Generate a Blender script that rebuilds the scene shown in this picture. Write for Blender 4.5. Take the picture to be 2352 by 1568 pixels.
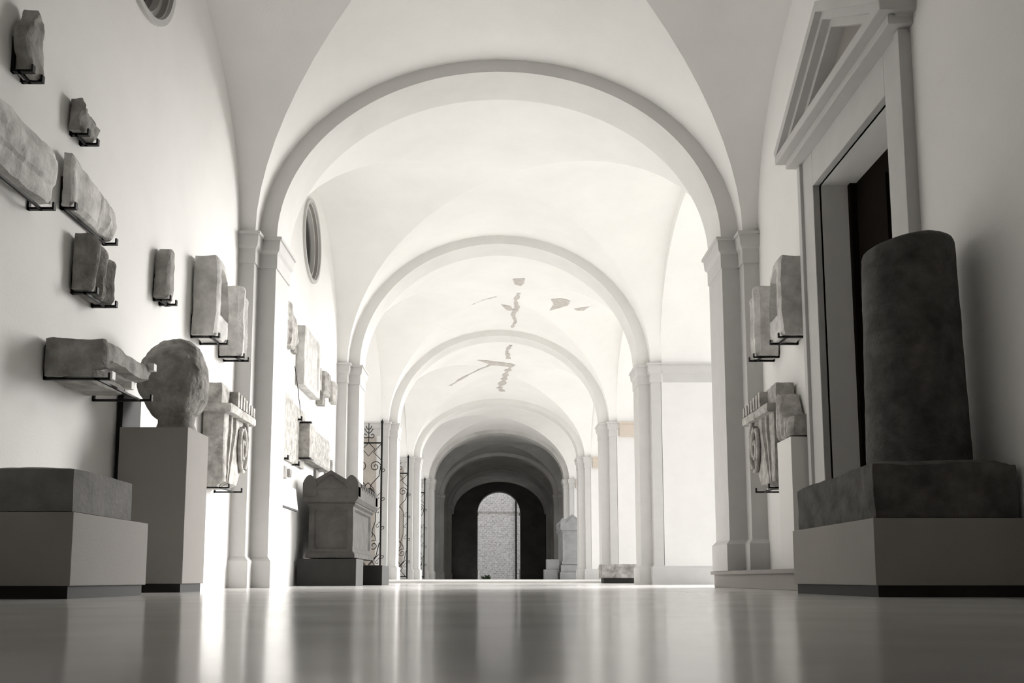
import bpy, bmesh, math, random
from mathutils import Vector, Matrix
random.seed(7)
for o in list(bpy.data.objects): bpy.data.objects.remove(o)
S = bpy.context.scene
COL = S.collection
PI = math.pi
# ------------------------------------------------------------------ camera
FPX = 2150.0; TH = math.atan(257/FPX); HZ = 1329.0; CXP = 1146.0; CAMH = 0.085
cam = bpy.data.cameras.new('camera'); co = bpy.data.objects.new('camera', cam); COL.objects.link(co)
co.location = (0, 0, CAMH); co.rotation_euler = (PI/2 + TH, 0, 0)
cam.sensor_width = 36; cam.lens = FPX/2352*36
cam.shift_x = (1176-CXP)/2352; cam.shift_y = (HZ-257-784)/2352
cam.clip_start = 0.02; cam.clip_end = 500
S.camera = co
S.view_settings.view_transform = 'Standard'; S.view_settings.look = 'None'
S.view_settings.gamma = 1.0; S.view_settings.use_curve_mapping = False
S.view_settings.exposure = 0.68
S.cycles.max_bounces = 16; S.cycles.diffuse_bounces = 10; S.cycles.glossy_bounces = 5
# ------------------------------------------------------------------ sky and sun
W = bpy.data.worlds.new('sky'); S.world = W; W.use_nodes = True
bg = W.node_tree.nodes['Background']; bg.inputs['Color'].default_value = (0.985, 0.99, 1.0, 1); bg.inputs['Strength'].default_value = 0.8
sl = bpy.data.lights.new('sun', 'SUN'); sl.energy = 9.0; sl.angle = math.radians(50); sl.color = (1, 0.98, 0.95)
so = bpy.data.objects.new('sun', sl); COL.objects.link(so)
so.rotation_euler = Vector((-0.80, -0.60, -0.36)).to_track_quat('-Z', 'Y').to_euler()
# ------------------------------------------------------------------ materials
def mat(name, col, rough=0.8, var=0.0, scale=6.0, bump=0.0, bscale=40.0, metal=0.0, spec=0.3, dark=None, stretch=(1,1,1), detail=6):
    m = bpy.data.materials.new(name); m.use_nodes = True
    nt = m.node_tree; b = nt.nodes['Principled BSDF']
    b.inputs['Roughness'].default_value = rough; b.inputs['Metallic'].default_value = metal
    b.inputs['Specular IOR Level'].default_value = spec
    b.inputs['Base Color'].default_value = (*col, 1)
    tc = nt.nodes.new('ShaderNodeTexCoord'); mp = nt.nodes.new('ShaderNodeMapping'); mp.inputs['Scale'].default_value = stretch
    nt.links.new(tc.outputs['Object'], mp.inputs['Vector'])
    if var > 0 or dark:
        n = nt.nodes.new('ShaderNodeTexNoise'); n.inputs['Scale'].default_value = scale; n.inputs['Detail'].default_value = detail
        n.inputs['Roughness'].default_value = 0.62
        nt.links.new(mp.outputs['Vector'], n.inputs['Vector'])
        r = nt.nodes.new('ShaderNodeValToRGB')
        d = dark if dark else tuple(c*(1-var) for c in col)
        r.color_ramp.elements[0].position = 0.32; r.color_ramp.elements[0].color = (*d, 1)
        r.color_ramp.elements[1].position = 0.66; r.color_ramp.elements[1].color = (*col, 1)
        nt.links.new(n.outputs['Fac'], r.inputs['Fac']); nt.links.new(r.outputs['Color'], b.inputs['Base Color'])
    if bump > 0:
        n2 = nt.nodes.new('ShaderNodeTexNoise'); n2.inputs['Scale'].default_value = bscale; n2.inputs['Detail'].default_value = 5
        nt.links.new(mp.outputs['Vector'], n2.inputs['Vector'])
        bp = nt.nodes.new('ShaderNodeBump'); bp.inputs['Strength'].default_value = bump; bp.inputs['Distance'].default_value = 0.01
        nt.links.new(n2.outputs['Fac'], bp.inputs['Height']); nt.links.new(bp.outputs['Normal'], b.inputs['Normal'])
    return m
PLASTER = mat('plaster', (0.84, 0.835, 0.82), 0.9, 0.05, 1.3, 0.12, 60)
VAULT = mat('vault_plaster', (0.84, 0.835, 0.82), 0.9, 0.07, 0.9, 0.12, 50)
TRIM = mat('painted_stone_trim', (0.56, 0.554, 0.545), 0.75, 0.06, 5, 0.1, 70)
RIBM = mat('arch_plaster', (0.72, 0.715, 0.70), 0.9, 0.07, 2, 0.1, 60)
FARW = mat('shaded_plaster', (0.58, 0.575, 0.56), 0.9, 0.25, 1.2, 0.15, 40)  # darker copy of the plaster: shade of the far bays put into the colour
STONE = mat('weathered_marble', (0.43, 0.42, 0.40), 0.85, 0.3, 7, 0.6, 45, dark=(0.17, 0.16, 0.15))
GMARB = mat('grey_marble', (0.72, 0.71, 0.69), 0.85, 0.3, 7, 0.6, 45, dark=(0.44, 0.43, 0.42))
ENDW = mat('shaded_end_wall_plaster', (0.12, 0.115, 0.11), 0.95, 0.3, 2)  # deep shade around the far doorway is put into this dark colour
JAMB = mat('white_jamb_plaster', (0.76, 0.755, 0.745), 0.85, 0.04, 4)
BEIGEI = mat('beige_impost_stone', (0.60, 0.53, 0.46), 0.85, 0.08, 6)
PALE = mat('pale_marble', (0.56, 0.545, 0.52), 0.8, 0.3, 11, 0.6, 50, dark=(0.24, 0.23, 0.215))
DARKS = mat('dark_granite', (0.105, 0.102, 0.096), 0.75, 0.3, 9, 0.6, 60, dark=(0.045, 0.044, 0.042))
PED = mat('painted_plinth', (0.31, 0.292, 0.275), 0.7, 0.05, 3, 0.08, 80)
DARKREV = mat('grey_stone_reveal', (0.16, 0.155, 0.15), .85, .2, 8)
METAL = mat('black_iron', (0.012, 0.012, 0.012), 0.5, metal=0.6)
BLACK = mat('black_skirting', (0.012, 0.011, 0.01), 0.6)
DOORM = mat('black_painted_timber', (0.010, 0.007, 0.005), 0.9, 0.3, 5, spec=0.05, stretch=(1, 1, .1))
GLASS = mat('dark_window_glass', (0.03, 0.03, 0.032), 0.15, spec=0.5)
SLATE = mat('dark_plinth_stone', (0.022, 0.021, 0.019), 0.6, 0.3, 5, 0.2, 30)
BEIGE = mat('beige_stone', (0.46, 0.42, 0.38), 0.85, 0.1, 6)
CRACK = mat('bare_flaked_plaster', (0.60, 0.57, 0.54), 0.95, 0.3, 14, 0.3, 40)
GRAVEL = mat('pale_gravel', (0.42, 0.405, 0.38), 0.95, 0.15, 20)
BOARD = mat('white_board', (0.75, 0.74, 0.72), 0.5)
LEAF = mat('dark_leaves', (0.03, 0.045, 0.02), 0.8)
def stone_wall_mat():
    m = mat('rubble_brickwork', (0.5, 0.49, 0.48), 0.95); nt = m.node_tree; b = nt.nodes['Principled BSDF']
    tc = nt.nodes.new('ShaderNodeTexCoord'); mp = nt.nodes.new('ShaderNodeMapping'); mp.inputs['Rotation'].default_value = (PI/2, 0, 0)
    br = nt.nodes.new('ShaderNodeTexBrick'); br.inputs['Scale'].default_value = 2.2
    br.inputs['Color1'].default_value = (0.55, 0.54, 0.54, 1); br.inputs['Color2'].default_value = (0.42, 0.41, 0.41, 1); br.inputs['Mortar'].default_value = (0.60, 0.59, 0.58, 1)
    br.inputs['Mortar Size'].default_value = 0.03
    nt.links.new(tc.outputs['Object'], mp.inputs['Vector']); nt.links.new(mp.outputs['Vector'], br.inputs['Vector'])
    n = nt.nodes.new('ShaderNodeTexNoise'); n.inputs['Scale'].default_value = 9; n.inputs['Detail'].default_value = 8
    nt.links.new(tc.outputs['Object'], n.inputs['Vector'])
    mx = nt.nodes.new('ShaderNodeMixRGB'); mx.blend_type = 'OVERLAY'; mx.inputs['Fac'].default_value = 0.8
    nt.links.new(br.outputs['Color'], mx.inputs['Color1']); nt.links.new(n.outputs['Fac'], mx.inputs['Color2'])
    nt.links.new(mx.outputs['Color'], b.inputs['Base Color'])
    return m
BRICKW = stone_wall_mat()
def floor_mat(name, c1, c2, rough, spec):
    m = bpy.data.materials.new(name); m.use_nodes = True; nt = m.node_tree; b = nt.nodes['Principled BSDF']
    b.inputs['Specular IOR Level'].default_value = spec
    tc = nt.nodes.new('ShaderNodeTexCoord')
    n = nt.nodes.new('ShaderNodeTexNoise'); n.inputs['Scale'].default_value = 2.5; n.inputs['Detail'].default_value = 8
    nt.links.new(tc.outputs['Object'], n.inputs['Vector'])
    r = nt.nodes.new('ShaderNodeValToRGB'); r.color_ramp.elements[0].position = .3; r.color_ramp.elements[1].position = .7
    r.color_ramp.elements[0].color = (*c1, 1); r.color_ramp.elements[1].color = (*c2, 1)
    nt.links.new(n.outputs['Fac'], r.inputs['Fac'])
    nt.links.new(r.outputs['Color'], b.inputs['Base Color'])
    # worn polish: roughness varies over the slabs
    n2 = nt.nodes.new('ShaderNodeTexNoise'); n2.inputs['Scale'].default_value = 1.2; n2.inputs['Detail'].default_value = 4
    nt.links.new(tc.outputs['Object'], n2.inputs['Vector'])
    mr = nt.nodes.new('ShaderNodeMapRange'); mr.inputs['To Min'].default_value = rough*.75; mr.inputs['To Max'].default_value = rough*1.3
    nt.links.new(n2.outputs['Fac'], mr.inputs['Value']); nt.links.new(mr.outputs['Result'], b.inputs['Roughness'])
    n3 = nt.nodes.new('ShaderNodeTexNoise'); n3.inputs['Scale'].default_value = 5.0; n3.inputs['Detail'].default_value = 2
    nt.links.new(tc.outputs['Object'], n3.inputs['Vector'])
    bp = nt.nodes.new('ShaderNodeBump'); bp.inputs['Strength'].default_value = 0.05; bp.inputs['Distance'].default_value = 0.004
    nt.links.new(n3.outputs['Fac'], bp.inputs['Height']); nt.links.new(bp.outputs['Normal'], b.inputs['Normal'])
    return m
FLOORM = floor_mat('polished_marble_floor', (0.66, 0.65, 0.635), (0.78, 0.77, 0.755), 0.15, 0.35)
# ------------------------------------------------------------------ helpers
def link(name, bm, m, parent=None, smooth=None, recalc=True):
    if recalc: bmesh.ops.recalc_face_normals(bm, faces=bm.faces[:])
    me = bpy.data.meshes.new(name); bm.to_mesh(me); bm.free()
    if m: me.materials.append(m)
    if smooth is not None:
        for p in me.polygons: p.use_smooth = True
        if smooth < 180: me.set_sharp_from_angle(angle=math.radians(smooth))
    o = bpy.data.objects.new(name, me); COL.objects.link(o)
    if parent:
        o.parent = parent; o.matrix_parent_inverse = Matrix.Translation(-Vector(parent.location))
    return o
def tag(o, label, cat, group=None, kind=None):
    o['label'] = label; o['category'] = cat
    if group: o['group'] = group
    if kind: o['kind'] = kind
    return o
def thing(name, label, cat, loc=(0, 0, 0), group=None):
    o = bpy.data.objects.new(name, None); o.empty_display_size = .1; COL.objects.link(o); o.location = loc
    return tag(o, label, cat, group)
def struct(name, bm, m, smooth=None, parent=None, recalc=True, label=None):
    o = link(name, bm, m, parent, smooth, recalc)
    if not parent: o['kind'] = 'structure'
    if label: o['label'] = label
    return o
def box(bm, x0, x1, y0, y1, z0, z1):
    vs = [bm.verts.new((x, y, z)) for x in sorted((x0, x1)) for y in sorted((y0, y1)) for z in sorted((z0, z1))]
    for f in ((0,1,3,2), (4,6,7,5), (0,4,5,1), (2,3,7,6), (0,2,6,4), (1,5,7,3)): bm.faces.new([vs[i] for i in f])
    return vs
def bxs(*boxes, bevel=0.0, seg=2):
    bm = bmesh.new()
    for b in boxes:
        vs = box(bm, *b)
        if bevel:
            es = {e for v in vs for e in v.link_edges}
            bmesh.ops.bevel(bm, geom=list(es), offset=bevel, segments=seg, affect='EDGES', profile=.6)
    return bm
def tube(bm, pts, r, n=6, closed=False):
    rings = []
    P = [Vector(p) for p in pts]
    for i, p in enumerate(P):
        a = P[max(i-1, 0)]; b = P[min(i+1, len(P)-1)]; d = (b-a).normalized()
        up = Vector((0, 1, 0)) if abs(d.y) < .9 else Vector((0, 0, 1))
        u = d.cross(up).normalized(); w = d.cross(u)
        rings.append([bm.verts.new(p + (u*math.cos(2*PI*k/n) + w*math.sin(2*PI*k/n))*r) for k in range(n)])
    for a, b in zip(rings, rings[1:]):
        for k in range(n): bm.faces.new((a[k], a[(k+1) % n], b[(k+1) % n], b[k]))
    bm.faces.new(rings[0][::-1]); bm.faces.new(rings[-1])
def lathe(bm, c, prof, n=32):
    rings = []
    for r, z in prof:
        if r < 1e-4: rings.append([bm.verts.new((c[0], c[1], c[2]+z))])
        else: rings.append([bm.verts.new((c[0]+r*math.cos(2*PI*k/n), c[1]+r*math.sin(2*PI*k/n), c[2]+z)) for k in range(n)])
    for a, b in zip(rings, rings[1:]):
        for k in range(n):
            k2 = (k+1) % n
            if len(a) == 1: bm.faces.new((a[0], b[k], b[k2]))
            elif len(b) == 1: bm.faces.new((a[k], b[0], a[k2]))
            else: bm.faces.new((a[k], a[k2], b[k2], b[k]))
def grid_box(n, fn):
    """closed box surface with n=(nx,ny,nz) cells; fn(u,v,w) in 0..1 gives the point"""
    bm = bmesh.new(); V = {}
    nx, ny, nz = n
    def g(i, j, k):
        if (i, j, k) not in V: V[(i, j, k)] = bm.verts.new(fn(i/nx, j/ny, k/nz))
        return V[(i, j, k)]
    for i in range(nx):
        for j in range(ny):
            for k in (0, nz): bm.faces.new((g(i,j,k), g(i+1,j,k), g(i+1,j+1,k), g(i,j+1,k)))
    for i in range(nx):
        for k in range(nz):
            for j in (0, ny): bm.faces.new((g(i,j,k), g(i+1,j,k), g(i+1,j,k+1), g(i,j,k+1)))
    for j in range(ny):
        for k in range(nz):
            for i in (0, nx): bm.faces.new((g(i,j,k), g(i,j+1,k), g(i,j+1,k+1), g(i,j,k+1)))
    return bm
def pw(pts, t):
    """piecewise linear"""
    if t <= pts[0][0]: return pts[0][1]
    for (a, va), (b, vb) in zip(pts, pts[1:]):
        if t <= b: return va + (vb-va)*(t-a)/max(b-a, 1e-9)
    return pts[-1][1]
_R = random.Random(11); _PT = list(range(256)); _R.shuffle(_PT); _PT += _PT
_GV = [Vector((_R.uniform(-1, 1), _R.uniform(-1, 1), _R.uniform(-1, 1))) for _ in range(256)]
def nvec(q):
    # repeatable smooth vector noise
    x, y, z = math.floor(q[0]), math.floor(q[1]), math.floor(q[2])
    f = [q[0]-x, q[1]-y, q[2]-z]; f = [t*t*(3-2*t) for t in f]
    X, Y, Z = int(x) & 255, int(y) & 255, int(z) & 255; r = Vector((0, 0, 0))
    for i in (0, 1):
        wi = f[0] if i else 1-f[0]; a = _PT[(X+i) & 255]
        for j in (0, 1):
            wj = wi*(f[1] if j else 1-f[1]); b = _PT[(a+Y+j) & 255]
            r += _GV[_PT[(b+Z) & 255]]*(wj*(1-f[2])) + _GV[_PT[(b+Z+1) & 255]]*(wj*f[2])
    return r*.8
def rough_pt(p, amp, freq, seed=0):
    q = Vector(p)*freq + Vector((seed*3.1, seed*1.7, seed*5.3))
    d = nvec(q) + 0.5*nvec(q*2.3) + 0.25*nvec(q*5.1)
    return Vector(p) + d*amp
# photo measurement of a height/depth on a wall plane |X| = X (metres)
CT, ST, TT = math.cos(TH), math.sin(TH), math.tan(TH); FF = FPX*(1+TT*TT)
def on_plane(px, py, X):
    v = HZ-py; t = v/(FF - v*TT); D = X*FPX/abs(px-CXP)
    Y = D/(CT + t*ST)
    return Y, t*Y + CAMH
def at_depth(px, py, Y):
    v = HZ-py; t = v/(FF - v*TT)
    return (px-CXP)*(Y*CT + t*Y*ST)/FPX, t*Y + CAMH
# ------------------------------------------------------------------ dimensions
HS = 3.385                      # top of capitals = springing
WX, AX, BX = 2.49, 2.34, 2.17   # wall, outer pilaster, inner pilaster
WT = 0.80                       # arcade wall thickness
Y1 = [-2.6, 2.45, 8.66, 14.15, 19.6, 25.3, 31.0, 36.7, 42.4, 48.1]     # front faces of the outer pilasters
RR = [1.86, 1.86, 1.86, 2.10, 2.05, 1.66, 1.70, 1.68, 1.68, 1.68]      # vault rise at each arch
STEPY, STEPZ = 19.1, 0.068
ZT = 6.0
OPEN_R = {2, 3, 4, 5}; OPEN_L = {3, 4, 5}      # bay k lies between Y1[k] and Y1[k+1]
OPEN_R = {2, 3, 4, 5}
def bay(k): return Y1[k] + 0.87, Y1[k+1]
def fz(y): return STEPZ if y > STEPY else 0.0
# ------------------------------------------------------------------ floor
bm = bxs((-WX-WT-.4, WX+WT, Y1[0]-.6, STEPY, -.3, 0.0)); struct('floor', bm, FLOORM)
bm = bxs((-WX-WT-.4, WX+WT, STEPY, 49.5, -.3, STEPZ), bevel=.006); struct('floor_raised', bm, FLOORM)
bm = bxs((-WX, WX, STEPY-.03, STEPY+.3, STEPZ-.045, STEPZ+.004), bevel=.02, seg=1)
struct('trim_1', bm, mat('white_marble_nosing', (0.93, 0.925, 0.915), 0.3, spec=.6))
bm = bxs((-30, 80, -30, 130, -.5, -.30)); o = struct('ground_outside', bm, GRAVEL)
bm = bxs((WX+WT, 60, 6, 90, -.3, -.04)); o = struct('ground_courtyard', bm, GRAVEL)
# ------------------------------------------------------------------ walls with openings
def wall(name, side, y0, y1, m, holes=(), x0=WX, th=WT, zb=-.1, zt=ZT, x_extra=0, parent=None):
    """holes: (ya, yb, lower(y), upper(y)) through the wall"""
    bm = bmesh.new(); xi = side*x0; xo = side*(x0+th)
    def quad(*p): bm.faces.new([bm.verts.new(q) for q in p])
    cuts = sorted(set([y0, y1] + [h[0] for h in holes] + [h[1] for h in holes]))
    for a, b in zip(cuts, cuts[1:]):
        h = next((h for h in holes if h[0] <= a+1e-6 and h[1] >= b-1e-6), None)
        if not h:
            for x in (xi, xo): quad((x,a,zb), (x,b,zb), (x,b,zt), (x,a,zt))
            continue
        n = 96; c = (a+b)/2; r = (b-a)/2
        ys = [c - r*math.cos(PI*i/n) for i in range(n+1)]
        for p, q in zip(ys, ys[1:]):
            lp, lq, up, uq = h[2](p), h[2](q), h[3](p), h[3](q)
            for x in (xi, xo):
                if lp > zb+.001 or lq > zb+.001: quad((x,p,zb), (x,q,zb), (x,q,lq), (x,p,lp))
                quad((x,p,up), (x,q,uq), (x,q,zt), (x,p,zt))
            quad((xi,p,up), (xi,q,uq), (xo,q,uq), (xo,p,up))
            if lp > zb+.001 or lq > zb+.001: quad((xi,p,lp), (xi,q,lq), (xo,q,lq), (xo,p,lp))
        for y, lo, hi in ((a, h[2](a), h[3](a)), (b, h[2](b), h[3](b))):
            if hi-lo > .01: quad((xi,y,lo), (xi,y,hi), (xo,y,hi), (xo,y,lo))
    for y in (y0, y1): quad((xi,y,zb), (xi,y,zt), (xo,y,zt), (xo,y,zb))
    quad((xi,y0,zt), (xi,y1,zt), (xo,y1,zt), (xo,y0,zt))
    bmesh.ops.remove_doubles(bm, verts=bm.verts[:], dist=1e-4)
    return struct(name, bm, m, parent=parent)
def arch_hole(k, rise=1.80):
    a, b = bay(k); c = (a+b)/2; r = (b-a)/2
    return (a, b, lambda y: -.1, lambda y: HS + rise*math.sqrt(max(0, 1-((y-c)/r)**2)))
OC = [(6.125, 4.56), ((bay(2)[0]+bay(2)[1])/2 + .15, 4.53)]; OR_ = 0.50
def oc_hole(c):
    f = lambda y: math.sqrt(max(0, OR_**2-(y-c[0])**2))
    return (c[0]-OR_, c[0]+OR_, lambda y: c[1]-f(y), lambda y: c[1]+f(y))
wall('wall_left', -1, Y1[0]-.6, Y1[3]+.4, PLASTER, [oc_hole(OC[0]), oc_hole(OC[1])], th=.6)
wall('wall_left_arcade', -1, Y1[3]+.4, Y1[6]+.4, PLASTER, [arch_hole(3), arch_hole(4), arch_hole(5)])
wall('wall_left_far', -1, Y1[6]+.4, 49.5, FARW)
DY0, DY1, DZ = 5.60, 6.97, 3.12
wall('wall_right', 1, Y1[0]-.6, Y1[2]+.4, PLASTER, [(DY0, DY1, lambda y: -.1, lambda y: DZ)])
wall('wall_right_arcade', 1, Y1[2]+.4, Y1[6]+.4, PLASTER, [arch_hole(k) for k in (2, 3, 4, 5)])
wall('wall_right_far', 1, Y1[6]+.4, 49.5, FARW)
bm = bxs((-WX-.8, WX+.8, -1.5, -1.2, -.1, ZT)); struct('wall_back_light_blocker', bm, SLATE)  # unseen dark wall added close behind the camera to cut bounced light
bm = bxs((-WX-WT-.5, WX+WT, Y1[0]-.9, 49.5, ZT, ZT+.3)); struct('roof_leak_cover', bm, PLASTER)  # unseen slab added over the vaults to stop sky light leaking in
# end wall with the arched doorway
ew = bmesh.new(); EY = 48.2; n = 32; DR, DS = 1.10, 3.47
def q4(bm, *p): bm.faces.new([bm.verts.new(q) for q in p])
xs = [-WX-WT] + [-DR*math.cos(PI*i/n) for i in range(n+1)] + [WX+WT]
for i, (a, b) in enumerate(zip(xs, xs[1:])):
    fa = lambda x: DS + math.sqrt(max(0, DR*DR-x*x)); out = i == 0 or i == len(xs)-2
    for y in (EY, EY+.7):
        if out: q4(ew, (a,y,0), (b,y,0), (b,y,ZT), (a,y,ZT))
        else: q4(ew, (a,y,fa(a)), (b,y,fa(b)), (b,y,ZT), (a,y,ZT))
    if not out: q4(ew, (a,EY,fa(a)), (b,EY,fa(b)), (b,EY+.7,fa(b)), (a,EY+.7,fa(a)))
for x in (-DR, DR): q4(ew, (x,EY,0), (x,EY,DS), (x,EY+.7,DS), (x,EY+.7,0))
bmesh.ops.remove_doubles(ew, verts=ew.verts[:], dist=1e-4)
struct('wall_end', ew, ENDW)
bm = bxs((-DR-.02, -DR+.05, EY-.02, EY+.72, DS-.12, DS), (DR-.05, DR+.02, EY-.02, EY+.72, DS-.12, DS),
         (-DR-.02, -DR+.05, EY-.02, EY+.72, STEPZ, .55), (DR-.05, DR+.02, EY-.02, EY+.72, STEPZ, .55)); struct('trim_2', bm, FARW)
# ------------------------------------------------------------------ groin vaults, transverse arches
for k in range(0, 9):
    ya, yb = bay(k); yc = (ya+yb)/2; b = (yb-ya)/2; n = 28
    tv = [math.sin(-PI/2 + PI*i/n) for i in range(n+1)]
    sx = [-(WX+.02)/AX] + tv + [(WX+.02)/AX]; sy = [-1-.17/b] + tv + [1+.17/b]
    bm = bmesh.new(); G = []
    for j, v in enumerate(sy):
        R = RR[k] + (RR[k+1]-RR[k])*((v+1)/2)
        row = []
        for u in sx:
            z = HS + R*max(math.sqrt(max(0, 1-u*u)), math.sqrt(max(0, 1-v*v)))
            row.append(bm.verts.new((u*AX, yc+v*b, z)))
        G.append(row)
    N = n+2; sharp = []
    for j in range(N):
        for i in range(N):
            a, c, d, e = G[j][i], G[j][i+1], G[j+1][i+1], G[j+1][i]
            if i == j: bm.faces.new((a, c, d)); bm.faces.new((a, d, e)); sharp.append((a, d))
            elif i == N-1-j: bm.faces.new((a, c, e)); bm.faces.new((c, d, e)); sharp.append((c, e))
            else: bm.faces.new((a, c, d, e))
    for a, d in sharp:
        e = bm.edges.get((a, d))
        if e: e.smooth = False
    bmesh.ops.recalc_face_normals(bm, faces=bm.faces[:])
    me = bpy.data.meshes.new('ceiling'); bm.to_mesh(me); bm.free()
    for p in me.polygons: p.use_smooth = True
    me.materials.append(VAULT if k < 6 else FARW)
    o = bpy.data.objects.new('ceiling', me); COL.objects.link(o); o['kind'] = 'structure'
ORD = ['first', 'second', 'third', 'fourth', 'fifth', 'sixth', 'seventh']
for k in range(0, 9):
    y0, y1 = Y1[k]+.16, Y1[k]+.71; r = RR[k]-.13; n = 64; bm = bmesh.new(); top = HS+2.4
    P = [(-BX*math.cos(PI*i/n), HS+r*math.sin(PI*i/n)) for i in range(n+1)]
    P = [(-WX-.02, HS)] + P + [(WX+.02, HS)]
    fr = []; 
    for x, z in P:
        fr.append([bm.verts.new((x, y0, z)), bm.verts.new((x, y1, z)), bm.verts.new((x, y1, top)), bm.verts.new((x, y0, top))])
    for a, b_ in zip(fr, fr[1:]):
        for m_ in range(4): bm.faces.new((a[m_], b_[m_], b_[(m_+1) % 4], a[(m_+1) % 4]))
    bm.faces.new(fr[0]); bm.faces.new(fr[-1][::-1])
    o = link('transverse_arch', bm, RIBM if k < 6 else FARW, smooth=30)
    if k >= 2:
        tag(o, {2: 'widest plaster arch spanning the corridor, nearest the camera and beside the pedimented door',
                3: 'plaster arch across the corridor above the sarcophagus on the left',
                4: 'pale arch above the marble step, framed by the cracked ceilings',
                5: 'grey arch where the bright corridor turns dark',
                6: 'dark arch just beyond the tall pale sarcophagus on the right',
                7: 'dark arch in shaded plaster, second before the far doorway wall',
                8: 'smallest dark arch, last before the far doorway wall'}[k], 'arch', 'transverse arches over the corridor')
    else: o['kind'] = 'structure'; o.name = 'ceiling_rib'
# ------------------------------------------------------------------ pilasters
def moulded(bm, x0, x1, y0, y1, tiers):
    for (p, z0, z1) in tiers: box(bm, x0-p if x0 > 0 else x0, x1+p if x0 < 0 else x1, y0-p, y1+p, z0, z1)
def pilaster(k, s, m=TRIM):
    yA, yB = Y1[k], Y1[k]+.87; zf = fz(yA+.5) if k >= 3 else 0
    if k == 4: zf = STEPZ
    if k == 2 and s == 1: zf = .16
    def tiered(tiers, wide_open):
        bm = bmesh.new()
        for p, z0, z1, top in tiers:
            def bb(xi, ya, yb, xo=WX+.01):
                vs = []
                x0, x1 = sorted((s*(xi-p), s*xo))
                # splayed tier (moulding): lower ring narrower when 'top' differs
                q = top
                a0, a1 = sorted((s*(xi-q), s*xo))
                B = [bm.verts.new(c) for c in ((x0, ya-p, z0), (x1, ya-p, z0), (x1, yb+p, z0), (x0, yb+p, z0))]
                T = [bm.verts.new(c) for c in ((a0, ya-q, z1), (a1, ya-q, z1), (a1, yb+q, z1), (a0, yb+q, z1))]
                bm.faces.new(B[::-1]); bm.faces.new(T)
                for i in range(4): bm.faces.new((B[i], B[(i+1) % 4], T[(i+1) % 4], T[i]))
            bb(AX, yA, yB); bb(BX, yA+.16, yA+.71)
            if wide_open: bb(WX+.042, yA+.004, yB-.004, WX+WT-.01)
        return bm
    opn = (s > 0 and (k in OPEN_R or k-1 in OPEN_R)) or (s < 0 and (k in OPEN_L or k-1 in OPEN_L))
    t = thing('pilaster', PIL[(k, s)], 'pilaster', (s*2.3, yA+.43, zf), 'pilasters along the corridor')
    shaft = bmesh.new()
    box(shaft, s*AX, s*(WX+.01), yA, yB, zf+.2, HS-.2); box(shaft, s*BX, s*(WX+.01), yA+.16, yA+.71, zf+.2, HS-.2)
    if opn: link('jamb_facing', bxs((s*(WX+.005), s*(WX+WT-.012), yA-.006, yB+.006, zf+.2, HS-.2)), JAMB, t)
    if s > 0 and k in (4, 5, 6): link('impost_band', bxs((WX+.06, WX+WT+.03, yA-.07, yA+.02, HS-.31, HS-.002), (WX+.05, WX+WT+.04, yA-.085, yA-.06, HS-.05, HS-.001)), BEIGEI, t)
    link('shaft', shaft, m, t)
    link('base', tiered([(.035, zf, zf+.25, .035), (.035, zf+.25, zf+.29, .0)], opn), m, t)
    link('capital', tiered([(.012, HS-.30, HS-.16, .012), (.012, HS-.16, HS-.13, .035), (.035, HS-.13, HS-.03, .045), (.06, HS-.03, HS, .06)], opn), m, t)
PIL = {(2,-1): 'grey-sided pilaster on the left wall between the carved console and the inscribed slab',
       (2,1): 'grey-sided pilaster on the right, standing on the low ledge by the console',
       (3,-1): 'left pilaster rising behind the dark sarcophagus', (3,1): 'broad white pier on the right facing the camera with moulded impost',
       (4,-1): 'slim left pilaster with bright edge between the first and second iron gates', (4,1): 'right pilaster behind the low stone bench, with a beige side',
       (5,-1): 'left pilaster between the second and third iron gates', (5,1): 'right pilaster next to the tall pale sarcophagus',
       (6,-1): 'left pilaster just past the third iron gate, where the dark begins', (6,1): 'right pilaster behind the tall pale sarcophagus',
       (7,-1): 'dark pilaster, left, second from the far doorway', (7,1): 'dark pilaster, right, second from the far doorway',
       (8,-1): 'darkest left pilaster, last before the far doorway', (8,1): 'darkest right pilaster, last before the far doorway'}
for k in range(2, 9):
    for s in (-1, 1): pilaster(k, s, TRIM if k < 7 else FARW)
for s in (-1, 1):
    bm = bxs((s*AX, s*WX, Y1[1], Y1[1]+.87, 0, HS), (s*BX, s*WX, Y1[1]+.16, Y1[1]+.71, 0, HS)); struct('wall_pier', bm, TRIM)
# beige shaded faces of the impost on the inner jambs
# ------------------------------------------------------------------ oculus windows
for i, c in enumerate(OC):
    x = -WX
    def ring(r0, r1, d0, d1, n=48):
        bm = bmesh.new(); prof = [(r0, d0), (r0, d1), (r1, d1), (r1, d0)]
        R = [[bm.verts.new((x+d, c[0]+r*math.cos(2*PI*j/n), c[1]+r*math.sin(2*PI*j/n))) for r, d in prof] for j in range(n)]
        for j in range(n):
            for q in range(4): bm.faces.new((R[j][q], R[(j+1) % n][q], R[(j+1) % n][(q+1) % 4], R[j][(q+1) % 4]))
        return bm
    w = link('window_%d' % (i+1), ring(.505, .55, -.02, .03), TRIM, smooth=40); w['kind'] = 'structure'
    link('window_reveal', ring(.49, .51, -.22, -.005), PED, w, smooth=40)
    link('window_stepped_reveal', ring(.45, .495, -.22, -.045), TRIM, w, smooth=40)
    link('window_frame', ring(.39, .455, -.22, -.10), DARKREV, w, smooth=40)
    bm = bmesh.new(); bmesh.ops.create_circle(bm, cap_ends=True, radius=.45, segments=40, matrix=Matrix.Translation((x-.17, c[0], c[1])) @ Matrix.Rotation(PI/2, 4, 'Y'))
    link('window_pane', bm, GLASS, w)
bm = bxs((-WX-.62, -WX-.61, 3, 15, 3.5, 5.5)); 
bm.free()
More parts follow.
